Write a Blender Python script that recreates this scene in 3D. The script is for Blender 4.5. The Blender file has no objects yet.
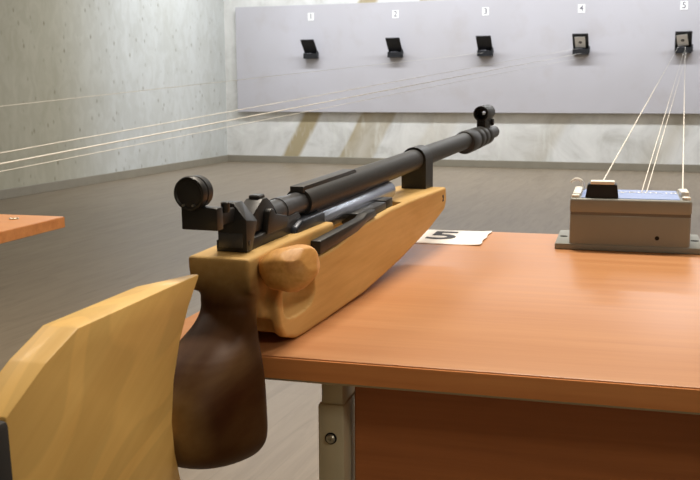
import bpy, bmesh, math, random
from mathutils import Vector, Matrix, noise
random.seed(7)
C = bpy.context.scene.collection
PI = math.pi
H = 0.895                      # camera height above the floor (metres)

# ------------------------------------------------------------------ camera
pitch, roll, yaw = 0.1603, -0.005, 0.3368
cy, sy = math.cos(yaw), math.sin(yaw)
r0 = Vector((cy, sy, 0)); f0 = Vector((-sy, cy, 0)); u0 = Vector((0, 0, 1))
fw = f0 * math.cos(pitch) - u0 * math.sin(pitch)
up = u0 * math.cos(pitch) + f0 * math.sin(pitch)
rr = r0 * math.cos(roll) + up * math.sin(roll)
uu = -r0 * math.sin(roll) + up * math.cos(roll)
cd = bpy.data.cameras.new('camera'); cam = bpy.data.objects.new('camera', cd); C.objects.link(cam)
cam.matrix_world = Matrix(((rr.x, uu.x, -fw.x, 0), (rr.y, uu.y, -fw.y, 0), (rr.z, uu.z, -fw.z, H), (0, 0, 0, 1)))
cd.sensor_width = 36; cd.lens = 955.6 / 700 * 36; cd.clip_start = 0.02
cd.dof.use_dof = True; cd.dof.focus_distance = 0.85; cd.dof.aperture_fstop = 40
bpy.context.scene.camera = cam

# ------------------------------------------------------------------ world, lights, exposure
w = bpy.data.worlds.new('world'); bpy.context.scene.world = w; w.use_nodes = True
w.node_tree.nodes['Background'].inputs[0].default_value = (0.9, 0.95, 1, 1)
w.node_tree.nodes['Background'].inputs[1].default_value = 0.3
def area(name, loc, sx, sy_, power, col, rot=(0, 0, 0)):
    l = bpy.data.lights.new(name, 'AREA'); l.shape = 'RECTANGLE'; l.size = sx; l.size_y = sy_
    l.energy = power; l.color = col
    o = bpy.data.objects.new(name, l); C.objects.link(o); o.location = loc; o.rotation_euler = rot
    return o
COOL = (0.94, 0.97, 1.0); WARM = (1.0, 0.90, 0.76)
area('ceiling_tube_light_target_wall', (-1.6, 9.05, 2.96), 6.6, 0.2, 132, COOL)
area('ceiling_tube_light_left', (-3.6, 7.4, 2.96), 0.2, 1.8, 16, COOL)
area('ceiling_tube_light_middle', (-0.2, 6.2, 2.96), 0.2, 2.4, 16, COOL)
area('ceiling_lamp_over_tables', (-0.5, 1.75, 2.96), 0.7, 0.4, 54, WARM)
area('ceiling_lamp_over_tables_right', (0.7, 1.75, 2.96), 0.6, 0.4, 20, WARM)
area('fill_light_left_lane', (-2.6, 1.6, 2.96), 0.7, 0.4, 20, WARM)  # added lamp, brightens the near left floor and wall
area('fill_light_behind', (2.6, -1.2, 2.96), 0.6, 0.6, 30, WARM)  # added fill behind the camera, lifts the faces turned towards it
vs = bpy.context.scene.view_settings
vs.view_transform = 'Standard'; vs.look = 'None'; vs.gamma = 1; vs.use_curve_mapping = False
vs.exposure = 0.35

# ------------------------------------------------------------------ materials
def srgb(r, g, b):
    def f(c):
        c /= 255
        return c / 12.92 if c <= 0.04045 else ((c + 0.055) / 1.055) ** 2.4
    return (f(r), f(g), f(b), 1)
class NT:
    def __init__(s, name):
        s.m = bpy.data.materials.new(name); s.m.use_nodes = True
        s.t = s.m.node_tree; s.b = s.t.nodes['Principled BSDF']
    def n(s, kind, **kw):
        x = s.t.nodes.new(kind)
        for k, v in kw.items():
            if k.startswith('i_'):
                x.inputs[k[2:].replace('_', ' ')].default_value = v
            else: setattr(x, k, v)
        return x
    def l(s, a, b): s.t.links.new(a, b)
    def coord(s, scale=(1, 1, 1), rot=(0, 0, 0), loc=(0, 0, 0)):
        tc = s.n('ShaderNodeTexCoord'); mp = s.n('ShaderNodeMapping')
        mp.inputs['Scale'].default_value = scale; mp.inputs['Rotation'].default_value = rot; mp.inputs['Location'].default_value = loc
        s.l(tc.outputs['Object'], mp.inputs['Vector']); return mp.outputs['Vector']
    def rcoord(s, rot, scale, loc=(0, 0, 0)):
        a = s.coord((1, 1, 1), rot); mp = s.n('ShaderNodeMapping'); mp.inputs['Scale'].default_value = scale; mp.inputs['Location'].default_value = loc
        s.l(a, mp.inputs['Vector']); return mp.outputs['Vector']
    def ramp(s, fac, stops, interp='LINEAR'):
        r = s.n('ShaderNodeValToRGB'); cr = r.color_ramp; cr.interpolation = interp
        while len(cr.elements) < len(stops): cr.elements.new(0.5)
        for e, (p, c) in zip(cr.elements, stops): e.position = p; e.color = c
        s.l(fac, r.inputs['Fac']); return r.outputs['Color']
    def noise(s, vec, scale, detail=4, rough=0.5, dist=0):
        x = s.n('ShaderNodeTexNoise'); x.inputs['Scale'].default_value = scale; x.inputs['Detail'].default_value = detail
        x.inputs['Roughness'].default_value = rough; x.inputs['Distortion'].default_value = dist
        s.l(vec, x.inputs['Vector']); return x.outputs['Fac']
    def mix(s, a, b, fac, mode='MIX'):
        x = s.n('ShaderNodeMix', data_type='RGBA', blend_type=mode)
        for sock, v in ((x.inputs[6], a), (x.inputs[7], b), (x.inputs[0], fac)):
            if hasattr(v, 'links') or hasattr(v, 'is_linked'): s.l(v, sock)
            else: sock.default_value = v
        return x.outputs[2]
    def bump(s, h, strength=0.1, dist=0.002):
        x = s.n('ShaderNodeBump'); x.inputs['Strength'].default_value = strength; x.inputs['Distance'].default_value = dist
        s.l(h, x.inputs['Height']); s.l(x.outputs['Normal'], s.b.inputs['Normal'])
    def fin(s, col=None, rough=0.5, metal=0.0, spec=0.5, coat=0):
        if col is not None:
            if isinstance(col, tuple): s.b.inputs['Base Color'].default_value = col
            else: s.l(col, s.b.inputs['Base Color'])
        if isinstance(rough, (int, float)): s.b.inputs['Roughness'].default_value = rough
        else: s.l(rough, s.b.inputs['Roughness'])
        s.b.inputs['Metallic'].default_value = metal
        s.b.inputs['Specular IOR Level'].default_value = spec
        s.b.inputs['Coat Weight'].default_value = coat
        return s.m
def plain(name, col, rough=0.5, metal=0.0, var=0.06, scale=40, spec=0.5, bump=0.0):
    t = NT(name); v = t.coord(); nz = t.noise(v, scale, 3)
    lo = tuple(c * (1 - var) for c in col[:3]) + (1,); hi = tuple(min(1, c * (1 + var)) for c in col[:3]) + (1,)
    c = t.ramp(nz, [(0.3, lo), (0.7, hi)])
    if bump: t.bump(nz, bump, 0.0005)
    return t.fin(c, rough, metal, spec)

def wood(name, light, mid, dark, scale=(30, 5, 30), rough=0.38, ringy=False, coat=0.15, fine=9, grip=False):
    t = NT(name); v = t.rcoord((-.55, 0, 0), scale) if ringy else t.coord(scale)
    n1 = t.noise(v, 1.2, 5, 0.55, 0.6)
    c = t.ramp(n1, [(0.28, dark), (0.5, mid), (0.72, light)])
    v2 = (t.rcoord((-.55, 0, 0), (scale[0] * fine, scale[1] * 2, scale[2] * fine)) if ringy else t.coord((scale[0] * fine, scale[1] * 1.5, scale[2] * fine)))
    n2 = t.noise(v2, 1.0, 3)
    c = t.mix(c, t.ramp(n2, [(0.35, tuple(x * 0.86 for x in mid[:3]) + (1,)), (0.65, light)]), 0.28)
    if ringy:
        v3 = t.rcoord((-.62, .10, .12), (13, 3.2, 13), (.4, .9, 1.1))
        nd = t.noise(v3, .75, 1.5, .4, .5)
        mm = t.n('ShaderNodeMath', operation='MULTIPLY'); t.l(nd, mm.inputs[0]); mm.inputs[1].default_value = 62
        sn = t.n('ShaderNodeMath', operation='SINE'); t.l(mm.outputs[0], sn.inputs[0])
        c = t.mix(c, t.ramp(sn.outputs[0], [(0.0, tuple(x * 0.74 for x in mid[:3]) + (1,)), (0.5, mid), (1.0, mid)]), 0.40)
    if grip:      # pistol grip: shade painted into the wood colour, over some hand staining
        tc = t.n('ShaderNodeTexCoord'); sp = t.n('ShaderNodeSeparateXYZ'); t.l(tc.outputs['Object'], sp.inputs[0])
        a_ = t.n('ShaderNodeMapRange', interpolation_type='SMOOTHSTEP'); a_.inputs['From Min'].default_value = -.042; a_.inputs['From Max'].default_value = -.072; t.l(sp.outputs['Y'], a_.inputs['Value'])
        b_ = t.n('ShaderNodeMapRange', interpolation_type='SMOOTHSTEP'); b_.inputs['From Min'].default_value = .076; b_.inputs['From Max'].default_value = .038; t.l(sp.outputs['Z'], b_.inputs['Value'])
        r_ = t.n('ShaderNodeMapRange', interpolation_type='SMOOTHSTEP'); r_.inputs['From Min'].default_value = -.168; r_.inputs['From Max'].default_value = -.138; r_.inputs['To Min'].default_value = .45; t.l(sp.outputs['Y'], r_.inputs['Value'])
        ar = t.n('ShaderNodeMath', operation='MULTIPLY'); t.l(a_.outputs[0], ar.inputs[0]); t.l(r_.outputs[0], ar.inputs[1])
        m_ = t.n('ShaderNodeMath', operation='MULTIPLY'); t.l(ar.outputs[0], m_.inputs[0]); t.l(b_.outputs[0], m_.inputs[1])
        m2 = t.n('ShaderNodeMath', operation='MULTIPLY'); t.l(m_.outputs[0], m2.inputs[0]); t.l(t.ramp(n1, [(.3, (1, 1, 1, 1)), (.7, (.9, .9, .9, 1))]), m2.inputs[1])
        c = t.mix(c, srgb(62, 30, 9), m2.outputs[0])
    t.bump(n2, 0.08, 0.0006)
    return t.fin(c, rough, 0, 0.15 if grip else 0.4, coat)

M = {}
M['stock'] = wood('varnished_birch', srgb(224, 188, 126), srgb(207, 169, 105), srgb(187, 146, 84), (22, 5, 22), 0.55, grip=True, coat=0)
M['butt'] = wood('butt_birch', srgb(246, 208, 128), srgb(238, 194, 114), srgb(222, 174, 94), (24, 3.5, 24), ringy=True, rough=0.45, coat=0.03)
M['ball'] = wood('thumb_rest_birch', srgb(238, 186, 112), srgb(218, 160, 86), srgb(186, 124, 62), (45, 30, 45), 0.48, coat=0)
M['black'] = plain('black_anodised_metal', (0.016, 0.016, 0.0165, 1), 0.42, 0.0, 0.2, 120, 0.55)
M['barrel'] = plain('barrel_black_coating', (0.028, 0.029, 0.030, 1), 0.46, 0.0, 0.15, 200, 0.6, 0.05)
M['steel_dark'] = plain('grey_breech_steel', (0.075, 0.078, 0.085, 1), 0.38, 0.4, 0.15, 90)
M['blued'] = plain('blued_steel', (0.36, 0.39, 0.47, 1), 0.25, 0.9, 0.1, 60)
M['blued_dark'] = plain('dark_blued_steel', (0.03, 0.036, 0.05, 1), 0.32, 0.5, 0.1, 60)
M['rubber'] = plain('black_rubber', (0.02, 0.019, 0.018, 1), 0.75)
M['chrome'] = plain('glint_chrome', (0.5, 0.5, 0.47, 1), 0.3, 0.9)
M['ink'] = plain('black_ink', (0.03, 0.03, 0.04, 1), 0.6)
M['greyink'] = plain('grey_ink', srgb(120, 118, 128), 0.7)
M['paper'] = plain('white_paper', srgb(236, 234, 232), 0.7, var=0.02)
M['card'] = plain('target_card_paper', srgb(252, 253, 255), 0.7, var=0.01)
M['leg'] = plain('grey_green_powder_coat', srgb(200, 192, 164), 0.42, 0.25, 0.05)
M['leghead'] = plain('bolt_steel', srgb(170, 168, 155), 0.35, 0.8)
M['boxgrey'] = plain('grey_abs_plastic', srgb(140, 142, 136), 0.45, 0, 0.03, 30)
M['seam'] = plain('grey_gasket', srgb(104, 102, 96), 0.6)
M['label'] = plain('blue_label_film', srgb(118, 140, 196), 0.35, 0, 0.04)
M['white'] = plain('white_plastic', srgb(236, 234, 224), 0.4, 0, 0.02)
M['cord'] = plain('white_nylon_cord', srgb(240, 236, 228), 0.6, 0, 0.02)
M['trap'] = plain('black_painted_sheet_steel', (0.012, 0.013, 0.017, 1), 0.5, 0.1, 0.2, 30)
M['lead'] = plain('lead_pellets', srgb(150, 150, 158), 0.5, 0.3, 0.3, 60)
M['hole'] = plain('dark_cavity', (0.008, 0.007, 0.006, 1), 0.9)
M['ceil'] = plain('ceiling_paint', srgb(225, 222, 214), 0.9)

def table_mat(name, light, mid, dark, along='X'):
    t = NT(name)
    v = t.coord((2.0, 40, 40) if along == 'X' else (40, 2.0, 40)); n1 = t.noise(v, 1.6, 5, 0.55, 0.3)
    c = t.ramp(n1, [(0.3, dark), (0.5, mid), (0.72, light)])
    v2 = t.coord((14, 320, 320)); n2 = t.noise(v2, 1, 2)
    c = t.mix(c, t.ramp(n2, [(0.35, dark), (0.65, light)]), 0.2)
    return t.fin(c, t.ramp(n1, [(0.2, (0.36,) * 3 + (1,)), (0.8, (0.42,) * 3 + (1,))]), 0, 0.45)
M['table'] = table_mat('beech_laminate', srgb(202, 145, 97), srgb(195, 137, 90), srgb(188, 129, 83))
M['edge'] = table_mat('beech_edge_band', srgb(232, 160, 98), srgb(222, 148, 88), srgb(206, 132, 74))
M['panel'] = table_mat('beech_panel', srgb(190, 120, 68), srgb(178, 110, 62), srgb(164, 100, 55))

# floor: grey brown laminate planks running down the range
t = NT('grey_laminate_planks'); v = t.coord((1, 1, 1), (0, 0, PI / 2))
bk = t.n('ShaderNodeTexBrick'); bk.offset = 0.37
for k, val in (('Scale', 1.0), ('Brick Width', 1.25), ('Row Height', 0.125), ('Mortar Size', 0.0012), ('Mortar Smooth', 0.2)): bk.inputs[k].default_value = val
bk.inputs['Color1'].default_value = (0.25, 0.25, 0.25, 1); bk.inputs['Color2'].default_value = (0.75, 0.75, 0.75, 1); bk.inputs['Mortar'].default_value = (0.05,) * 3 + (1,)
t.l(v, bk.inputs['Vector'])
base = t.ramp(bk.outputs['Color'], [(0.0, srgb(94, 82, 66)), (0.1, srgb(124, 110, 92)), (0.5, srgb(132, 118, 100)), (0.9, srgb(142, 127, 107))])
v2 = t.coord((13, 1.3, 1)); n1 = t.noise(v2, 1.5, 6, 0.62, 1.4)
c = t.mix(base, t.ramp(n1, [(0.30, srgb(106, 93, 76)), (0.5, srgb(130, 117, 99)), (0.7, srgb(144, 130, 111))]), 0.55)
M['floor'] = t.fin(c, 0.42, 0, 0.45); 
# left wall: grey textured plaster wallpaper with short vertical dabs
t = NT('grey_dabbed_wallpaper')
n1 = t.noise(t.coord((1, 1.2, 0.9)), 1.3, 4, 0.6)
c = t.ramp(n1, [(0.3, srgb(196, 198, 194)), (0.55, srgb(206, 209, 208)), (0.8, srgb(216, 219, 218))])
n2 = t.noise(t.coord((5, 5.5, 3.0)), 1.6, 4, 0.6, 0.8)
c = t.mix(c, t.ramp(n2, [(0.42, srgb(184, 186, 178)), (0.60, srgb(212, 216, 214))]), 0.28)
vo = t.n('ShaderNodeTexVoronoi'); vo.inputs['Scale'].default_value = 1.0; vo.inputs['Randomness'].default_value = 1.0
t.l(t.coord((9, 14, 8)), vo.inputs['Vector'])
n3 = t.noise(t.coord((3, 3, 2)), 1.8, 2)
mk = t.n('ShaderNodeMath', operation='MULTIPLY')
t.l(t.ramp(vo.outputs['Distance'], [(0.05, (1, 1, 1, 1)), (0.22, (0, 0, 0, 1))]), mk.inputs[0]); t.l(t.ramp(n3, [(0.38, (0, 0, 0, 1)), (0.58, (0.95,) * 3 + (1,))]), mk.inputs[1])
c = t.mix(c, srgb(148, 147, 136), mk.outputs[0])
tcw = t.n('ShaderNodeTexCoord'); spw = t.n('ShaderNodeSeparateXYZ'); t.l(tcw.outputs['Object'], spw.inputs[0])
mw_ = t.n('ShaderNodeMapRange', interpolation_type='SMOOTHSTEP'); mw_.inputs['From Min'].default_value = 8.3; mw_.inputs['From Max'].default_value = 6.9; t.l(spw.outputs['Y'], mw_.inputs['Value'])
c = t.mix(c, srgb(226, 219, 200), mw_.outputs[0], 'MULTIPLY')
t.bump(n2, 0.15, 0.01)
M['wall_left'] = t.fin(c, 0.75, 0, 0.3)
# back wall: pale marbled wallpaper with leaning beige bands
t = NT('marbled_wallpaper_with_leaning_bands')
n1 = t.noise(t.coord((1.6, 1, 1.6)), 1.6, 6, 0.6, 1.2)
c = t.ramp(n1, [(0.3, srgb(202, 202, 198)), (0.48, srgb(226, 227, 226)), (0.7, srgb(243, 244, 243))])
tc = t.n('ShaderNodeTexCoord'); sp = t.n('ShaderNodeSeparateXYZ'); t.l(tc.outputs['Object'], sp.inputs[0])
mz = t.n('ShaderNodeMath', operation='MULTIPLY_ADD'); t.l(sp.outputs['Z'], mz.inputs[0]); mz.inputs[1].default_value = -0.55; t.l(sp.outputs['X'], mz.inputs[2])
nn = t.noise(t.coord((2, 2, 2)), 2.0, 3); ad = t.n('ShaderNodeMath', operation='MULTIPLY_ADD'); t.l(nn, ad.inputs[0]); ad.inputs[1].default_value = 0.05; t.l(mz.outputs[0], ad.inputs[2])
mr = t.n('ShaderNodeMapRange'); mr.inputs['From Min'].default_value = -5.2; mr.inputs['From Max'].default_value = 1.0; t.l(ad.outputs[0], mr.inputs['Value'])
W0 = (0, 0, 0, 1)
def g(x): return (x, x, x, 1)
M_STR = [(0.0, g(0.1)), (0.112, g(0.0)), (0.115, g(0.9)), (0.147, g(0.9)), (0.150, g(0.0)), (0.226, g(0.0)), (0.229, g(0.8)), (0.262, g(0.45)), (0.290, g(0.6)), (0.296, g(0.0)), (0.36, g(0.1)), (0.372, g(0.32)), (0.41, g(0.25)), (0.425, g(0.0)), (0.56, g(0.12)), (0.60, g(0.3)), (0.615, g(0.0)), (0.75, g(0.05)), (0.79, g(0.35)), (0.82, g(0.0)), (1.0, g(0.1))]
c = t.mix(c, srgb(176, 160, 122), t.ramp(mr.outputs[0], M_STR))
# narrow paler streaks inside
wv = t.noise(t.coord((9, 1, 2.2), (0, 0.5, 0)), 1.4, 3, 0.5)
c = t.mix(c, srgb(236, 238, 234), t.ramp(wv, [(0.55, g(0)), (0.72, g(0.5))]))
M['wall_back'] = t.fin(c, 0.7, 0, 0.3)
M['wall_plain'] = plain('plain_beige_wall', srgb(150, 142, 130), 0.85, 0, 0.04, 3)
M['base'] = plain('grey_brown_skirting', srgb(146, 140, 126), 0.5, 0, 0.06, 8)
# board on the wall: lilac grey laminate, softly scuffed
t = NT('lilac_grey_board')
n1 = t.noise(t.coord((1, 1, 1)), 0.9, 3, 0.5)
c = t.ramp(n1, [(0.3, srgb(191, 189, 194)), (0.7, srgb(201, 200, 208))])
n2 = t.noise(t.coord((1, 1, 1), loc=(3, 0, 1)), 3.0, 4, 0.6)
c = t.mix(c, srgb(182, 176, 176), t.ramp(n2, [(0.55, g(0)), (0.75, g(0.4))]))
M['board'] = t.fin(c, 0.6, 0, 0.3)

# ------------------------------------------------------------------ mesh helpers
def add_box(bm, x0, x1, y0, y1, z0, z1, bev=0.0, seg=2):
    r = bmesh.ops.create_cube(bm, size=1)
    for v_ in r['verts']:
        v_.co = Vector(((x0 + x1) / 2 + v_.co.x * (x1 - x0), (y0 + y1) / 2 + v_.co.y * (y1 - y0), (z0 + z1) / 2 + v_.co.z * (z1 - z0)))
    if bev:
        es = {e for v_ in r['verts'] for e in v_.link_edges}
        bmesh.ops.bevel(bm, geom=list(es), offset=bev, segments=seg, affect='EDGES', profile=0.5)
def add_prism(bm, pts, x0, x1, bev=0.0, seg=2, left=None):
    """outline in (y,z) pushed through x0..x1; left = optional own outline on the x0 side"""
    L = left or pts
    a = [bm.verts.new((x0 if len(p) < 3 else p[2], p[0], p[1])) for p in L]
    b = [bm.verts.new((x1 if len(p) < 3 else p[2], p[0], p[1])) for p in pts]
    n = len(pts); fs = [bm.faces.new(a), bm.faces.new(list(reversed(b)))]
    for i in range(n): fs.append(bm.faces.new([a[i], b[i], b[(i + 1) % n], a[(i + 1) % n]][::-1]))
    bmesh.ops.recalc_face_normals(bm, faces=fs)
    if bev:
        es = {e for f in fs for e in f.edges}
        bmesh.ops.bevel(bm, geom=list(es), offset=bev, segments=seg, affect='EDGES', profile=0.5, clamp_overlap=True)
def add_hull(bm, pts, bev=0.0, seg=2):
    b2 = bmesh.new()
    for p_ in pts: b2.verts.new(p_)
    bmesh.ops.convex_hull(b2, input=b2.verts)
    bmesh.ops.dissolve_limit(b2, angle_limit=.02, verts=b2.verts, edges=b2.edges)
    if bev: bmesh.ops.bevel(b2, geom=list(b2.edges), offset=bev, segments=seg, affect='EDGES', profile=0.5, clamp_overlap=True)
    me_ = bpy.data.meshes.new('tmp'); b2.to_mesh(me_); b2.free(); bm.from_mesh(me_); bpy.data.meshes.remove(me_)
def add_lathe(bm, prof, axis='Y', c=(0, 0, 0), n=40, closed=False):
    """prof = list of (t along the axis, radius)"""
    rings = []
    for (tt, r) in prof:
        ring = []
        for i in range(n):
            a = 2 * PI * i / n; p, q = r * math.cos(a), r * math.sin(a)
            co = {'Y': (c[0] + p, c[1] + tt, c[2] + q), 'Z': (c[0] + p, c[1] + q, c[2] + tt), 'X': (c[0] + tt, c[1] + p, c[2] + q)}[axis]
            ring.append(bm.verts.new(co))
        rings.append(ring)
    m = len(rings); fs = []
    for k in range(m if closed else m - 1):
        A, B = rings[k], rings[(k + 1) % m]
        for i in range(n): fs.append(bm.faces.new([A[i], A[(i + 1) % n], B[(i + 1) % n], B[i]]))
    if not closed: fs.append(bm.faces.new(rings[0])); fs.append(bm.faces.new(list(reversed(rings[-1]))))
    bmesh.ops.recalc_face_normals(bm, faces=fs)
def add_tube(bm, pts, r, n=8):
    pts = [Vector(p) for p in pts]; rings = []
    for i, p in enumerate(pts):
        d = (pts[min(i + 1, len(pts) - 1)] - pts[max(i - 1, 0)]).normalized()
        a = d.cross(Vector((0, 0, 1)))
        if a.length < 1e-4: a = d.cross(Vector((1, 0, 0)))
        a.normalize(); b = d.cross(a)
        rings.append([bm.verts.new(p + (a * math.cos(2 * PI * k / n) + b * math.sin(2 * PI * k / n)) * r) for k in range(n)])
    fs = []
    for A, B in zip(rings, rings[1:]):
        for k in range(n): fs.append(bm.faces.new([A[k], A[(k + 1) % n], B[(k + 1) % n], B[k]]))
    fs.append(bm.faces.new(rings[0])); fs.append(bm.faces.new(list(reversed(rings[-1]))))
    bmesh.ops.recalc_face_normals(bm, faces=fs)
def add_loft(bm, levels, n=40, power=2.5, tails=None):
    """levels: (z, cx, cy, a, b) super-elliptic rings"""
    if tails:
        L = [tuple(l_) + (t_,) for l_, t_ in zip(levels, tails)]; out = []
        for i in range(len(L) - 1):
            p0, p1, p2, p3 = L[max(i - 1, 0)], L[i], L[i + 1], L[min(i + 2, len(L) - 1)]
            for k in range(4):
                u = k / 4
                out.append(tuple(.5 * (2 * b_ + (c_ - a_) * u + (2 * a_ - 5 * b_ + 4 * c_ - d_) * u * u + (3 * b_ - a_ - 3 * c_ + d_) * u ** 3) for a_, b_, c_, d_ in zip(p0, p1, p2, p3)))
        out.append(L[-1]); levels = [o_[:5] for o_ in out]; tails = [o_[5] for o_ in out]
    rings = []
    for li, (z, cx, cyy, a, b) in enumerate(levels):
        ring = []; tail = tails[li] if tails else 1.0
        for i in range(n):
            an = 2 * PI * i / n; co, si = math.cos(an), math.sin(an)
            ring.append(bm.verts.new((cx + a * math.copysign(abs(co) ** (2 / power), co), cyy + (b if si > 0 else b * tail) * math.copysign(abs(si) ** (2 / power), si), z)))
        rings.append(ring)
    fs = []
    for A, B in zip(rings, rings[1:]):
        for i in range(n): fs.append(bm.faces.new([A[i], A[(i + 1) % n], B[(i + 1) % n], B[i]]))
    fs.append(bm.faces.new(rings[0])); fs.append(bm.faces.new(list(reversed(rings[-1]))))
    bmesh.ops.recalc_face_normals(bm, faces=fs)
def obj(name, bm, mat, parent=None, smooth=True, off=None, auto=35):
    if off is not None: bmesh.ops.translate(bm, verts=bm.verts, vec=Vector(off))
    me = bpy.data.meshes.new(name); bm.to_mesh(me); bm.free()
    mats = mat if isinstance(mat, list) else [mat]
    for m_ in mats: me.materials.append(m_)
    o = bpy.data.objects.new(name, me); C.objects.link(o)
    if parent: o.parent = parent
    if smooth:
        me.polygons.foreach_set('use_smooth', [True] * len(me.polygons))
        try: me.set_sharp_from_angle(angle=math.radians(auto))
        except Exception: pass
    return o
def thing(name, label, cat, loc=(0, 0, 0), rotz=0.0, group=None):
    o = bpy.data.objects.new(name, None); C.objects.link(o); o.empty_display_size = 0.05
    o.location = loc; o.rotation_euler = (0, 0, rotz); o['label'] = label; o['category'] = cat
    if group: o['group'] = group
    return o
def tag(o, label, cat, group=None):
    o['label'] = label; o['category'] = cat
    if group: o['group'] = group
    return o
def struct(name, bm, mat):
    o = obj(name, bm, mat, smooth=False); o['kind'] = 'structure'; return o
def copy_tree(o, parent=None):
    c = o.copy(); C.objects.link(c); c.parent = parent
    for ch in list(o.children): copy_tree(ch, c)
    return c
def modified(o, mods):
    """apply modifiers and keep the result as the object's own mesh"""
    for kind, kw in mods:
        md = o.modifiers.new(kind, kind)
        for k, v_ in kw.items(): setattr(md, k, v_)
    dg = bpy.context.evaluated_depsgraph_get(); dg.update()
    me = bpy.data.meshes.new_from_object(o.evaluated_get(dg)); old = o.data
    o.modifiers.clear(); o.data = me; me.name = o.name
    return o
def text_mesh(name, s, size, mat, parent, mw, depth=0.0002, bold=0.0):
    cu = bpy.data.curves.new(name, 'FONT'); cu.body = s; cu.size = size; cu.extrude = depth; cu.offset = bold
    cu.align_x = 'CENTER'; cu.align_y = 'CENTER'
    o = bpy.data.objects.new(name, cu); C.objects.link(o)
    dg = bpy.context.evaluated_depsgraph_get(); dg.update()
    me = bpy.data.meshes.new_from_object(o.evaluated_get(dg)); bpy.data.objects.remove(o)
    me.materials.clear(); me.materials.append(mat)
    o = bpy.data.objects.new(name, me); C.objects.link(o)
    if parent: o.parent = parent
    o.matrix_local = mw
    return o

# ------------------------------------------------------------------ room
XL, XR, YB, YN, ZC = -5.2, 3.2, 10.4, -3.2, 3.0
bm = bmesh.new(); add_box(bm, XL - .2, XR + .2, YN - .2, YB + .2, -0.1, 0); struct('floor', bm, M['floor'])
bm = bmesh.new(); add_box(bm, XL - .2, XR + .2, YN - .2, YB + .2, ZC, ZC + .1); struct('ceiling', bm, M['ceil'])
bm = bmesh.new(); add_box(bm, XL - .2, XL, YN - .2, YB + .2, 0, ZC); struct('wall_left', bm, M['wall_left'])
bm = bmesh.new(); add_box(bm, XL, XR, YB, YB + .2, 0, ZC); struct('wall_back', bm, M['wall_back'])
bm = bmesh.new(); add_box(bm, XR, XR + .2, YN - .2, YB + .2, 0, ZC); struct('wall_right', bm, M['wall_plain'])
bm = bmesh.new(); add_box(bm, XL, XR, YN - .2, YN, 0, ZC); struct('wall_front', bm, M['wall_plain'])
bm = bmesh.new(); add_box(bm, XL, XR, YB - .018, YB, 0, .078, .003); struct('baseboard_back', bm, M['base'])
bm = bmesh.new(); add_box(bm, XL, XL + .018, YN, YB - .018, 0, .078, .003); struct('baseboard_left', bm, M['base'])

# board carrying the targets, stood off the wall on battens
YF = 10.335
wb = thing('target_board', 'long pale lilac grey board on the back wall behind the targets', 'board', (-1.2, YB, H - .300))
bm = bmesh.new(); add_box(bm, -3.82, 4.25, YF - YB, -.045, 0, 1.205, .003); obj('panel', bm, M['board'], wb, False)
for xx in (-3.6, -1.6, .4, 2.4, 4.0):
    bm = bmesh.new(); add_box(bm, xx - .03, xx + .03, -.046, 0, .1, 1.1); obj('batten', bm, M['wall_plain'], wb, False)

# ------------------------------------------------------------------ target traps
def make_trap():
    t_ = thing('target_trap', 'x', 'target holder')
    # leaning plate: bottom at the board, top stands out into the room
    bm = bmesh.new()
    pts = [(-.012, .005), (-.024, .005), (-.160, .150), (-.156, .158), (-.148, .156)]
    add_prism(bm, pts, -.080, .080, .0015, 1); obj('plate', bm, M['trap'], t_, False)
    bm = bmesh.new()                                 # open tray
    add_box(bm, -.078, .078, -.075, 0, -.052, -.046); add_box(bm, -.078, .078, -.078, -.072, -.052, .004)
    add_box(bm, -.080, -.074, -.075, 0, -.052, .010); add_box(bm, .074, .080, -.075, 0, -.052, .016)
    obj('tray', bm, M['trap'], t_, False)
    bm = bmesh.new(); add_box(bm, -.05, .05, -.006, .0005, -.05, .03); obj('wall_mount', bm, M['trap'], t_, False)
    bm = bmesh.new()                                 # side hook
    add_prism(bm, [(-.085, -.03), (-.07, -.04), (-.03, -.01), (-.05, .035), (-.075, .03)], .080, .093, .002, 1); obj('bracket', bm, M['trap'], t_, False)
    bm = bmesh.new(); rnd = random.Random(3)         # crumpled lead scraps along the lip
    for k in range(7):
        add_box(bm, -.05 + k * .014, -.044 + k * .014, -.070, -.058, -.02, .006 + rnd.uniform(0, .012), .001, 1)
    obj('lead_scrap', bm, M['lead'], t_, False)
    return t_
TL = ['leftmost black target holder, empty, under the number 1', 'second black target holder from the left, empty, under the number 2',
      'black empty target holder in the middle of the row, under the number 3',
      'black target holder with a straight white card, under the number 4', 'rightmost black target holder, with a tilted white card, under the number 5']
tx = [-4.075 + i * 1.0 for i in range(5)]; TZ = H + .355; NZ = H + .772
trap0 = make_trap()
for i in range(5):
    o = trap0 if i == 0 else copy_tree(trap0)
    o.location = (tx[i] + .01, YF, TZ); o['label'] = TL[i]; o['group'] = 'target holders on the board'
lean = math.atan2(.136, .145)
NL = ['small white number 1 tag above the leftmost target holder', 'small white number 2 tag above the second target holder', 'small white number 3 tag above the middle target holder',
      'small white number 4 tag above the target holder with a straight card', 'small white number 5 tag above the rightmost target holder']
for i in range(5):
    n_ = thing('number_tag', NL[i], 'sign', (tx[i], YF, NZ), 0, 'number tags above the targets')
    bm = bmesh.new(); add_box(bm, -.036, .036, -.003, 0, -.042, .042); obj('tag_paper', bm, M['card'], n_, False)
    text_mesh('digit', str(i + 1), .085, M['greyink'], n_, Matrix.Translation((0, -.0035, 0)) @ Matrix.Rotation(PI / 2, 4, 'X'), bold=.001)
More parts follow.
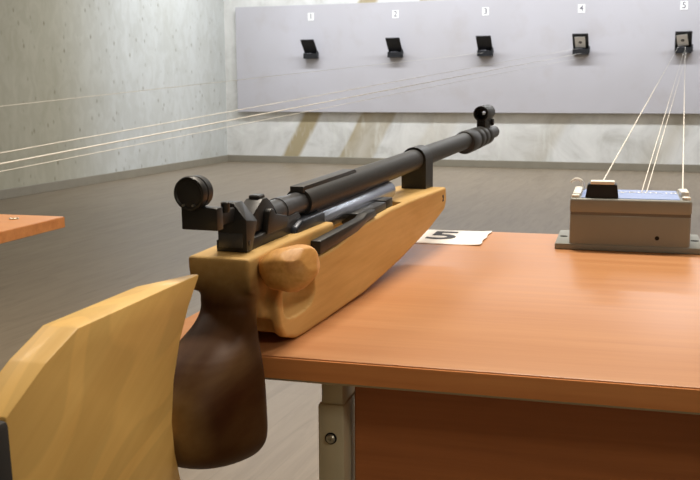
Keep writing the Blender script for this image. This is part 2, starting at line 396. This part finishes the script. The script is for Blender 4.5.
for i, (dx, rot, lab) in ((3, (0.0, 0.0, 'white paper target with black bullseye, upright in the holder under number 4')), (4, (-.006, 0.13, 'white paper target with black bullseye, tilted in the rightmost holder'))):
    c_ = thing('target_card', lab, 'target', (tx[i] + .01, YF, TZ), 0, 'paper targets in the holders')
    # frame lying against the leaning plate's outer side
    A = Matrix.Translation((dx, -.0965, .079)) @ Matrix.Rotation(PI / 2 + (PI / 2 - lean) - PI / 2 + .0, 4, 'X') 
    # plate outer direction in (y,z): from (-.024,.005) to (-.160,.150)
    d = Vector((0, -.136, .145)).normalized(); nrm = Vector((0, -d.z, d.y)); xa = Vector((1, 0, 0))
    A = Matrix(((xa.x, d.x, nrm.x, dx - .004), (xa.y, d.y, nrm.y, -.092 + nrm.y * .004), (xa.z, d.z, nrm.z, .0775 + nrm.z * .004), (0, 0, 0, 1)))
    A = A @ Matrix.Rotation(rot, 4, 'Z')
    bm = bmesh.new(); add_box(bm, -.052, .052, -.072, .068, -.001, .001); s_ = obj('sheet', bm, M['card'], c_, False); s_.matrix_local = A
    bm = bmesh.new(); add_lathe(bm, [(.0012, .016), (.0018, .016)], 'Z', (.002, -.004, 0), 24); s_ = obj('bullseye', bm, M['ink'], c_, False); s_.matrix_local = A
    bm = bmesh.new(); add_lathe(bm, [(.0018, .004), (.0022, .004)], 'Z', (.002, -.004, 0), 12); s_ = obj('centre_ring', bm, M['card'], c_, False); s_.matrix_local = A

# ------------------------------------------------------------------ tables (their own axes turned 3.6 degrees)
TR = 0.0631; TZT = H - .180
def T(x, y, z=0.0):
    return Vector((math.cos(TR) * x - math.sin(TR) * y, math.sin(TR) * x + math.cos(TR) * y, z))
def make_table(xl, label, with_screw=True):
    W, D0, D1, th = 1.2, .587, 1.177, .0162
    t_ = thing('shooting_table', label, 'table', T(xl, D0, 0), TR, 'shooting tables')
    X = lambda v_: v_ - xl
    bm = bmesh.new(); add_box(bm, 0, W, .0008, D1 - D0 - .0008, TZT - th, TZT, .0012, 2)
    o = obj('table_top', bm, M['table'], t_)
    bm = bmesh.new()
    z0, z1 = TZT - th + .0009, TZT - .0012
    add_box(bm, 0, W, -.0006, .0008, z0, z1); add_box(bm, 0, W, D1 - D0 - .0008, D1 - D0 + .0006, z0, z1)
    add_box(bm, -.0007, .0007, 0, D1 - D0, z0, z1); add_box(bm, W - .0007, W + .0007, 0, D1 - D0, z0, z1)
    o = obj('edge_band', bm, M['edge'], t_, False); o['label'] = 'darker wood edge band'
    zu = TZT - th
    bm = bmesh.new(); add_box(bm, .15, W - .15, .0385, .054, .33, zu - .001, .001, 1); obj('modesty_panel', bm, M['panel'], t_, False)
    bm = bmesh.new(); add_box(bm, .02, W - .02, .006, .012, zu - .0028, zu, .0005, 1); obj('rail', bm, M['leg'], t_, False)
    for k, (xa, s) in enumerate(((.1270, 1), (W - .1270 - .0195, -1))):
        bm = bmesh.new()
        add_box(bm, xa, xa + .0195, .0245, .0640, .05, H - .2195, .0022, 2)
        lg = obj('leg', bm, M['leg'], t_)
        bm = bmesh.new(); add_box(bm, xa + .0022, xa + .0180, .0265, .062, H - .26, zu, .0015, 2); obj('inner_post', bm, M['leg'], lg)
        bm = bmesh.new(); add_box(bm, xa - .012, xa + .0315, -.0 + .03, .52, .012, .05, .004, 2); add_box(bm, xa - .01, xa + .03, .03, .08, 0, .014); add_box(bm, xa - .01, xa + .03, .47, .52, 0, .014); obj('foot', bm, M['leg'], lg)
        bm = bmesh.new(); add_box(bm, xa, xa + .0195, .0245, .54, zu - .02, zu - .003, .001, 1) if k else add_box(bm, xa + .003, xa + .0165, .06, .54, zu - .02, zu - .0, .001, 1)
        obj('beam', bm, M['leg'], lg)
        cx, cz = xa + .0098, H - .2440
        bm = bmesh.new(); add_lathe(bm, [(.0246, .0042), (.0236, .0042), (.0236, .0034), (.0240, .0034)], 'Y', (cx, 0, cz), 28)
        sc = obj('bolt', bm, M['hole'], lg)
        bm = bmesh.new(); add_lathe(bm, [(.0245, .0034), (.0226, .0032), (.0218, .0024), (.0218, .0011), (.0232, .0010)], 'Y', (cx, 0, cz), 28)
        # hex socket left open in the middle
        obj('bolt_head', bm, M['leghead'], lg)
    return t_
make_table(-.323, 'beech laminate shooting table under the rifle and the grey control box')
lt = make_table(-.749 - 1.2, 'beech laminate table corner at the left edge of the photo, bare')
# round cap sunk in the left table
p = Vector((-.8713, 1.0827, 0)); p.z = TZT
cap = thing('cable_cap', 'small pale round cap near the corner of the left table', 'cap', p)
bm = bmesh.new(); add_lathe(bm, [(0, .0065), (.0012, .0065), (.0020, .0052), (.0016, .0046)], 'Z', (0, 0, 0), 24); obj('cap_ring', bm, M['leghead'], cap)
bm = bmesh.new(); add_lathe(bm, [(.0010, .0044), (.0017, .0042)], 'Z', (0, 0, 0), 20); obj('cap_cover', bm, M['table'], cap)

# paper number on the table
pn = thing('paper_sheet', 'white paper sheet printed with a black 5, lying at the table rear beside the rifle', 'paper', T(-.2215, 1.1195, TZT), TR)
bm = bmesh.new(); nx, ny = 14, 8; grid = []
random.seed(4)
for j in range(ny + 1):
    for i in range(nx + 1):
        x = -.0745 + .149 * i / nx; y = -.0525 + .105 * j / ny
        if i == nx: x += .0012 * math.sin(j * 1.9)
        z = .0006 + .0011 * max(0, (i / nx - .86) / .14) ** 2
        grid.append(bm.verts.new((x, y, z)))
for j in range(ny):
    for i in range(nx):
        a = j * (nx + 1) + i; bm.faces.new([grid[a], grid[a + 1], grid[a + nx + 2], grid[a + nx + 1]])
r = bmesh.ops.extrude_face_region(bm, geom=list(bm.faces)); bmesh.ops.translate(bm, verts=[e for e in r['geom'] if isinstance(e, bmesh.types.BMVert)], vec=(0, 0, -.0004))
bmesh.ops.recalc_face_normals(bm, faces=bm.faces)
obj('sheet', bm, M['paper'], pn)
text_mesh('digit', '5', .083, M['ink'], pn, Matrix.Translation((.022, .006, .0009)), bold=.0008)

# ------------------------------------------------------------------ control box
bx = thing('control_box', 'grey plastic control box with blue label on the table rear right', 'control box', T(.0145, 1.067, TZT), TR)
hw = .0630; HB = .0572; DB = .098
bm = bmesh.new(); add_box(bm, -hw, hw, 0, DB, .001, .0405, .003, 3); obj('housing', bm, M['boxgrey'], bx)
bm = bmesh.new(); add_box(bm, -hw - .0004, hw + .0004, -.0004, DB + .0004, .0411, HB, .0028, 3); lid = obj('lid', bm, M['boxgrey'], bx)
bm = bmesh.new(); add_box(bm, -hw + .0004, hw - .0004, .0004, DB - .0004, .039, .043); obj('seam', bm, M['seam'], bx, False)
bm = bmesh.new()
add_box(bm, -hw - .0155, hw + .0155, -.0012, DB + .002, 0, .0068, .0012, 2)
fl = obj('flange', bm, M['boxgrey'], bx)
for fx in (-hw - .0085, hw + .0085):
    for fy in (.050,):
        bm = bmesh.new(); add_lathe(bm, [(.0060, .0044), (.0071, .0044)], 'Z', (fx, fy, 0), 24); o = obj('screw_hole', bm, M['hole'], fl, False)
bm = bmesh.new(); add_lathe(bm, [(-.0004, .0023), (.001, .0023)], 'Y', (.0292, 0, .0160), 20); obj('pin_hole', bm, M['hole'], bx, False)
bm = bmesh.new(); add_box(bm, -hw + .011, hw - .0115, .005, DB - .004, HB - .0005, HB + .0006, .0004, 1); lb = obj('label_plate', bm, M['label'], lid, False)
text_mesh('label_text', 'ЕУРИЛ-10', .0155, M['white'], lid, Matrix.Translation((.0150, .064, HB + .0008)) @ Matrix.Scale(1.0, 4), .0001)
text_mesh('label_text', 'прибор', .0085, M['white'], lid, Matrix.Translation((-.0210, .060, HB + .0008)), .0001)
# black socket with a white cap, near the left front of the lid
bm = bmesh.new()
fs = [(-.0475, .004, HB), (-.0125, .004, HB), (-.0125, .030, HB), (-.0475, .030, HB)]; tp = [(-.0455, .006, HB + .0150), (-.0145, .006, HB + .0150), (-.0145, .028, HB + .0150), (-.0455, .028, HB + .0150)]
a = [bm.verts.new(v_) for v_ in fs]; b = [bm.verts.new(v_) for v_ in tp]
bm.faces.new(a[::-1]); bm.faces.new(b)
for i in range(4): bm.faces.new([a[i], a[(i + 1) % 4], b[(i + 1) % 4], b[i]])
bmesh.ops.bevel(bm, geom=list(bm.edges), offset=.0008, segments=2, affect='EDGES')
sk = obj('socket', bm, M['trap'], bx)
bm = bmesh.new(); add_box(bm, -.0425, -.0170, .006, .024, HB + .0148, HB + .0182, .0008, 2); obj('socket_cap', bm, M['white'], sk)
for (sx_, sy_) in ((-hw + .0055, .008), (-hw + .0055, DB - .010), (hw - .0055, .008), (hw - .0055, DB - .010)):
    bm = bmesh.new(); add_lathe(bm, [(HB - .0005, .0046), (HB + .0026, .0046), (HB + .0034, .0036)], 'Z', (sx_, sy_, 0), 20); obj('screw_cap', bm, M['white'], bx)
bm = bmesh.new(); add_box(bm, hw - .010, hw - .0012, .030, .066, HB - .0004, HB + .0062, .0012, 2); obj('cord_guide', bm, M['white'], bx)
bm = bmesh.new(); add_box(bm, -hw + .0012, -hw + .010, .024, .080, HB - .0004, HB + .0030, .0010, 2); obj('cord_guide', bm, M['white'], bx)
bm = bmesh.new()
add_tube(bm, [(-hw - .0045 + .0165 * (1 - math.cos(a_)) / 2, .070, HB + .0020 + .0125 * math.sin(a_) ** .8) if 0 < a_ < PI else (-hw - .0045 + .0165 * (1 - math.cos(a_)) / 2, .070, HB + .0020) for a_ in [PI * (.20 + .80 * k / 14) for k in range(15)]], .0015, 10)
obj('hook', bm, M['white'], bx)
# black plug block behind the right flange
pb = thing('plug', 'black plug lying beside the right end of the grey control box', 'plug', T(.0145 + hw + .0350, 1.1350, TZT), TR)
bm = bmesh.new(); add_box(bm, -.0165, .020, -.012, .012, 0, .0225, .003, 2); obj('plug_body', bm, M['rubber'], pb)
bm = bmesh.new(); add_tube(bm, [(.019, 0, .011), (.04, .002, .010), (.08, .010, .0045), (.14, .012, .0035), (.22, .002, .0035)], .003, 10); obj('plug_cable', bm, M['rubber'], pb)

# ------------------------------------------------------------------ target cords
def cord(a, b, label, r, group, sag=.0):
    a = Vector(a); b = Vector(b); bm = bmesh.new(); n = 24
    add_tube(bm, [tuple(a.lerp(b, k / n) - a + Vector((0, 0, -4 * sag * (k / n) * (1 - k / n)))) for k in range(n + 1)], r, 8)
    o = obj('pull_cord', bm, M['cord'], None); o.location = a; tag(o, label, 'cord', group); return o
e4, e5, e3 = (tx[3], YF - .11, TZ - .02), (tx[4], YF - .11, TZ - .02), (tx[2], YF - .11, TZ - .02)
G5 = 'white cords from the grey box to the rightmost target'
cord(T(.0145 - .0295, 1.067 + .016, TZT + HB + .0175), (e5[0] - .03, e5[1], e5[2] + .04), 'white cord rising from the white cap on the black socket of the grey box', .00078, G5)
cord(T(.0145 + .0130, 1.067 + .070, TZT + HB + .0008), (e5[0] + .02, e5[1], e5[2] - .02), 'left cord of the close pair leaving the middle of the blue label', .00062, G5)
cord(T(.0145 + .0185, 1.067 + .070, TZT + HB + .0008), (e5[0] + .05, e5[1], e5[2] - .02), 'right cord of the close pair leaving the middle of the blue label', .00062, G5)
cord(T(.0145 + .0560, 1.067 + .048, TZT + HB + .0050), (e5[0] + .03, e5[1], e5[2] + .03), 'white cord rising upright from the right end of the grey box', .00085, G5)
G4 = 'white cords crossing in front of the left wall'
cord((-1.0536, 1.15, H - .1132), (e4[0], e4[1], e4[2] + .03), 'upper of the three bright white cords crossing the left wall', .0008, G4)
cord((-1.0552, 1.15, H - .1305), (e4[0] + .02, e4[1], e4[2] - .02), 'middle and brightest of the three white cords crossing the left wall', .00125, G4)
cord((-1.0562, 1.15, H - .1425), (e4[0] + .05, e4[1], e4[2] - .06), 'lowest and faintest of the three white cords crossing the left wall', .0006, G4)
cord((-2.06, 2.263, H - .0735), (e3[0], e3[1], e3[2]), 'single faint white cord high on the left wall above the other cords', .0010, G4)
# the grey box of the neighbouring lane, from which the left cords run (standing on the left table, outside the frame)
nb = thing('control_box', 'grey control box of the next lane on the left table, outside the left edge', 'control box', Vector((-1.075, 1.10, TZT)), TR)
bm = bmesh.new(); add_box(bm, -hw, hw, 0, DB, 0, .0395, .003, 3); obj('housing', bm, M['boxgrey'], nb)

# ------------------------------------------------------------------ the air rifle
Yv = Vector((-4.8219e-4, .99967, .025672)).normalized(); Xv = Yv.cross(Vector((0, 0, 1))).normalized(); Zv = Xv.cross(Yv)
RM = Matrix(((Xv.x, Yv.x, Zv.x), (Xv.y, Yv.y, Zv.y), (Xv.z, Yv.z, Zv.z)))
O = Vector((0, .63, -.087)); OFF = tuple(-O)
origin = RM @ Vector((-.2863, .63, -.087 - .109)) + Vector((0, 0, H - .0006))
rifle = thing('air_rifle', 'wooden stocked match air rifle with black barrel lying across the table', 'rifle')
rifle.matrix_world = Matrix.Translation(origin) @ RM.to_4x4()
def R(name, bm, mat, parent=None, **k):
    o = obj(name, bm, mat, parent or rifle, off=OFF, **k); return o

# stock: forend, receiver bed, neck and pistol grip in one carved piece
bm = bmesh.new()
fore = [(.655, -.0345), (.700, -.0340), (.757, -.0280), (.85, -.0265), (.95, -.029), (1.066, -.0335), (1.068, -.050), (1.060, -.0585), (.992, -.0700), (.876, -.0818), (.767, -.0880), (.640, -.0868), (.612, -.0855), (.592, -.0790), (.583, -.0690), (.578, -.050), (.60, -.030)]
add_prism(bm, fore, -.028, .0300)
add_prism(bm, [(.553, -.0163), (.62, -.0160), (.7165, -.0175), (.7165, -.050), (.60, -.055), (.556, -.0400)], -.0235, .0215)
add_prism(bm, [(.570, -.030), (.66, -.030), (.66, -.062), (.575, -.0625)], -.0205, .0205)
add_loft(bm, [(-.034, 0, .577, .0205, .023), (-.0395, 0, .575, .0208, .0222), (-.046, 0, .5690, .0200, .0185), (-.053, .000, .5660, .0192, .0150), (-.0615, .0015, .5575, .0205, .0180), (-.073, .0032, .5435, .0260, .0230),
              (-.092, .0045, .5395, .0292, .0255), (-.112, .0050, .5385, .0302, .0255), (-.130, .0050, .5380, .0300, .0255), (-.1395, .003, .5360, .0270, .0240), (-.1445, .001, .5340, .0215, .0195), (-.1462, .000, .532, .0150, .0150)], 64, 2.35,
         [1, 1, 1, 1.05, 1.3, 1.8, 2.3, 2.5, 2.4, 2.2, 2.0, 1.8])
for v_ in bm.verts:                                   # the foot of the grip slopes down towards the front
    if v_.co.y < .572 and v_.co.z < -.085:
        k_ = min(1, (-.085 - v_.co.z) / .05); v_.co.z -= k_ * (v_.co.y - .522) * .20
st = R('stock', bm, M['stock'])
cut = bmesh.new()
def ell(bm_, c, r_, seg=24):
    m = Matrix.Translation(c) @ Matrix.Diagonal((r_[0], r_[1], r_[2], 1))
    bmesh.ops.create_uvsphere(bm_, u_segments=seg, v_segments=seg // 2, radius=1, matrix=m)
bmesh.ops.create_uvsphere(cut, u_segments=40, v_segments=24, radius=1)
for v_ in cut.verts:
    q = v_.co; l4 = (abs(q.x) ** 3.4 + abs(q.y) ** 3.4 + abs(q.z) ** 3.4) ** (1 / 3.4); q = q / l4
    v_.co = Vector((.0310 + q.x * .0300, .6190 + q.y * .0300, -.0515 + q.z * .0165))
cut1 = R('cutter_scoop', cut, M['stock'])
cut = bmesh.new(); add_box(cut, -.020, .0235, .7185, .905, -.046, .02); cut2 = R('cutter_well', cut, M['stock'])
cut = bmesh.new(); add_prism(cut, [(.5740, -.0640), (.5895, -.0640), (.5895, -.0760), (.655, -.0760), (.655, -.110), (.5740, -.110)], -.0225, .0235); cut3 = R('cutter_trigger', cut, M['stock'])
modified(st, [('REMESH', dict(mode='VOXEL', voxel_size=.0014))])
modified(st, [('BOOLEAN', dict(operation='DIFFERENCE', object=cut1, solver='EXACT'))])
modified(st, [('BOOLEAN', dict(operation='DIFFERENCE', object=cut2, solver='EXACT'))])
modified(st, [('BOOLEAN', dict(operation='DIFFERENCE', object=cut3, solver='EXACT'))])
modified(st, [('REMESH', dict(mode='VOXEL', voxel_size=.0012)), ('SMOOTH', dict(factor=.5, iterations=7))])
for c_ in (cut1, cut2, cut3): bpy.data.objects.remove(c_)
if not st.data.materials: st.data.materials.append(M['stock'])
for p_ in st.data.polygons: p_.use_smooth = True
# number stamped near the forend tip
dg = Matrix(((0, 0, 1, .0303), (1, 0, 0, 1.050 - O.y), (0, 1, 0, -.0445 - O.z), (0, 0, 0, 1)))
text_mesh('stamped_digit', '2', .0100, M['ink'], st, dg, .0004, bold=.0003)

# butt board
bm = bmesh.new()
top = -.0176
right = [(.5115, top), (.470, top + .0003), (.385, top), (.358, -.0275), (.328, -.0436), (.329, -.130), (.331, -.215), (.400, -.222), (.455, -.200), (.4765, -.160), (.4775, -.140), (.4715, -.118), (.4700, -.098), (.4745, -.074), (.4835, -.053), (.4960, -.0345)]
left = [(.5095, top, .0035), (.470, top + .0003, -.0110)] + [(p_[0], p_[1]) for p_ in right[2:-2]] + [(.4835, -.053), (.4955, -.0345, -.004)]
add_prism(bm, right, -.0125, .0085, .0011, 2, left=left)
butt = R('butt', bm, M['butt'])
bm = bmesh.new()
add_prism(bm, [(.3285, -.0440), (.3295, -.130), (.3315, -.222), (.3080, -.228), (.3000, -.200), (.3060, -.130), (.3010, -.064), (.3080, -.042)], -.0165, .0105, .003, 2)
R('butt_plate', bm, M['rubber'])

# egg-shaped thumb rest on the right
bm = bmesh.new(); bmesh.ops.create_icosphere(bm, subdivisions=5, radius=1)
for v_ in bm.verts:
    q = v_.co.copy(); pw = 2.5
    ln = (abs(q.x) ** pw + abs(q.y) ** pw + abs(q.z) ** pw) ** (1 / pw); q = q / ln
    nz = noise.noise(q * 1.4 + Vector((3, 1, 2))) * .10
    q *= (1 + nz)
    for n_f, lim in (((.62, .30, -.72), .80), ((.30, -.55, .78), .98), ((.85, -.30, .42), .96), ((-.2, .2, .95), .94), ((.95, .25, .10), .97)):
        nf = Vector(n_f).normalized(); dd = q.dot(nf)
        if dd > lim: q -= nf * (dd - lim) * .88
    q.z *= (1.0 + .12 * q.x)
    v_.co = Vector((.0400 + q.x * .0185, .5800 + q.y * .0195 + q.x * .002, -.0262 + q.z * .0155 + q.x * .001))
R('thumb_rest', bm, M['ball'])
bm = bmesh.new(); add_lathe(bm, [(.016, .0085), (.034, .0095)], 'X', (0, .5860, -.0290), 24); R('thumb_rest_stem', bm, M['stock'])

# barrel and everything on it
BZ = .0002
bm = bmesh.new(); add_lathe(bm, [(.6930, .0088), (.6930, .0115), (.6945, .0119), (1.3000, .0113), (1.3000, .009)], 'Y', (0, 0, BZ), 48); br = R('barrel', bm, M['barrel'])
bm = bmesh.new(); add_prism(bm, [(.690, .0085), (.690, .0138), (.815, .0138), (.819, .0125), (.819, .0085)], -.0058, .0058, .0006, 2); R('sight_rail', bm, M['barrel'])
bm = bmesh.new(); add_lathe(bm, [(.6300, .0070), (.6300, .0090), (.6500, .0092), (.6500, .0098), (.6620, .0098), (.6620, .0090), (.6945, .0090)], 'Y', (0, 0, BZ), 40); R('breech', bm, M['steel_dark'])
prof = [(1.292, .0110), (1.294, .0150), (1.297, .0160), (1.338, .0160), (1.342, .0142), (1.346, .0142), (1.349, .0157), (1.372, .0157), (1.375, .0138), (1.379, .0138), (1.382, .0153), (1.404, .0153), (1.407, .0134), (1.411, .0134), (1.414, .0149), (1.440, .0149), (1.444, .0130), (1.448, .0100), (1.505, .0098), (1.508, .0085), (1.508, .0035), (1.490, .0035)]
bm = bmesh.new(); add_lathe(bm, prof, 'Y', (0, 0, -.0022), 48); R('muzzle_weight', bm, M['black'])
bm = bmesh.new()
pts = []
for k in range(17):
    a = PI * k / 16; pts.append((.0142 * math.cos(a), BZ + .0142 * math.sin(a)))
outl = [(.0142, -.0345)] + pts + [(-.0142, -.0345)]
a = [bm.verts.new((x, 1.034, z)) for x, z in outl]; b = [bm.verts.new((x, 1.066, z)) for x, z in outl]
bm.faces.new(a); bm.faces.new(b[::-1])
for i in range(len(a)): bm.faces.new([a[i], a[(i + 1) % len(a)], b[(i + 1) % len(a)], b[i]][::-1])
bmesh.ops.recalc_face_normals(bm, faces=bm.faces)
R('barrel_clamp', bm, M['black'])

# front sight
bm = bmesh.new(); FZ = .0313
add_lathe(bm, [(1.405, .0090), (1.405, .0110), (1.407, .0114), (1.458, .0114), (1.460, .0110), (1.460, .0090)], 'Y', (0, 0, FZ), 40, closed=True)
fsg = R('front_sight', bm, M['black'])
bm = bmesh.new(); add_lathe(bm, [(1.428, .0028), (1.428, .0092), (1.431, .0092), (1.431, .0028)], 'Y', (0, 0, FZ), 32, closed=True); R('sight_insert', bm, M['black'], fsg)
bm = bmesh.new(); add_prism(bm, [(1.408, .010), (1.408, .0225), (1.458, .0225), (1.470, .010)], -.0065, .0065, .001, 2); R('sight_base', bm, M['black'], fsg)
bm = bmesh.new(); add_lathe(bm, [(.006, .0048), (.0100, .0048), (.0108, .0040)], 'X', (0, 1.452, .0165), 20); R('clamp_screw', bm, M['black'], fsg)

# pressure tube, cocking lever
bm = bmesh.new(); add_lathe(bm, [(.712, .0080), (.712, .0092), (.912, .0092), (.915, .0078)], 'Y', (.0060, 0, -.0178), 40); R('pressure_tube', bm, M['blued'])
bm = bmesh.new(); add_prism(bm, [(.650, -.0165), (.6545, -.0120), (.666, -.0085), (.7135, -.0085), (.7135, -.0240), (.664, -.0240)], -.0090, .0150, .0020, 3); R('tube_housing', bm, M['blued_dark'])
bm = bmesh.new(); add_prism(bm, [(.661, -.0338), (.663, -.0235), (.765, -.0222), (.777, -.0195), (.800, -.0195), (.803, -.0262), (.777, -.0268), (.750, -.0318)], .0215, .0300, .0010, 2)
lv = R('cocking_lever', bm, M['black'])
bm = bmesh.new(); add_box(bm, .0060, .0250, .775, .848, -.0300, -.0200, .0012, 2); R('lever_link', bm, M['black'], lv)
bm = bmesh.new(); add_box(bm, .0040, .0235, .851, .874, -.0310, -.0190, .0010, 2); R('lever_catch', bm, M['black'], lv)

# receiver with the bolt
bm = bmesh.new()
add_prism(bm, [(.574, -.0185), (.574, -.0085), (.600, -.0085), (.630, -.0035), (.668, -.0030), (.672, -.0060), (.672, -.0185)], -.0120, .0105, .0008, 2)
rc = R('receiver', bm, M['black'])
bm = bmesh.new()
add_prism(bm, [(.590, -.006), (.588, .0035), (.606, .0130), (.610, .0150), (.618, .0152), (.623, .0125), (.630, .0075), (.640, -.002), (.640, -.008)], -.0060, .0070, .0008, 2)
R('bolt_block', bm, M['black'], rc)
bm = bmesh.new()
add_prism(bm, [(.606, -.0095), (.611, .0060), (.614, .0080), (.619, .0070), (.622, .0030), (.642, -.0010), (.646, -.0040), (.641, -.0100)], .0070, .0120, .0010, 2)
add_box(bm, -.004, .0045, .610, .620, .014, .0175, .0008, 1)
R('bolt_lever', bm, M['black'], rc)

# rear sight
bm = bmesh.new()
add_hull(bm, [(-.0095, .572, -.0158), (.012, .572, -.0158), (.012, .580, -.0158), (-.0095, .580, -.0158), (-.0095, .572, .008), (.012, .572, .006), (.012, .590, .003), (-.0095, .592, .004), (-.007, .574, .0172), (.002, .574, .0172), (.002, .588, .0168), (-.007, .588, .0168)], .0005, 2)
rs = R('rear_sight', bm, M['black'])
bm = bmesh.new(); add_box(bm, -.0090, .0090, .5715, .5745, -.0130, -.0030, .0006, 2); R('sight_window', bm, M['steel_dark'], rs)
bm = bmesh.new(); add_box(bm, -.0132, .0122, .5300, .5385, .0060, .0205, .0008, 2); add_box(bm, -.0085, .0035, .538, .574, .0050, .0145, .0010, 2); R('sight_carrier', bm, M['black'], rs)
bm = bmesh.new(); DX, DZ = -.0038, .0300
add_lathe(bm, [(.5235, .0012), (.5245, .0085), (.5235, .0092), (.5238, .0104), (.5255, .0109), (.5285, .0109), (.5290, .0096), (.5310, .0096), (.5315, .0104), (.5370, .0104), (.5380, .0096)], 'Y', (DX, 0, DZ), 48)
ep = R('eyepiece_disc', bm, M['black'], rs)
for sx_ in (-.0036, .0032):  # lamp glints on the disc, shaped as two bright chrome pins
    bm = bmesh.new(); add_lathe(bm, [(.5222, .0007), (.5244, .0008)], 'Y', (DX + sx_, 0, DZ - .0072), 12); R('disc_glint', bm, M['chrome'], ep)
bm = bmesh.new(); add_lathe(bm, [(.0060, .0022), (.0075, .0030), (.0125, .0030), (.0132, .0022)], 'Z', (.0040, .558, .0075), 24); R('adjustment_knob', bm, M['black'], rs)
bm = bmesh.new(); add_lathe(bm, [(.0115, .0018), (.0126, .0018)], 'X', (0, .5765, -.0100), 16); R('side_screw', bm, M['steel_dark'], rs)
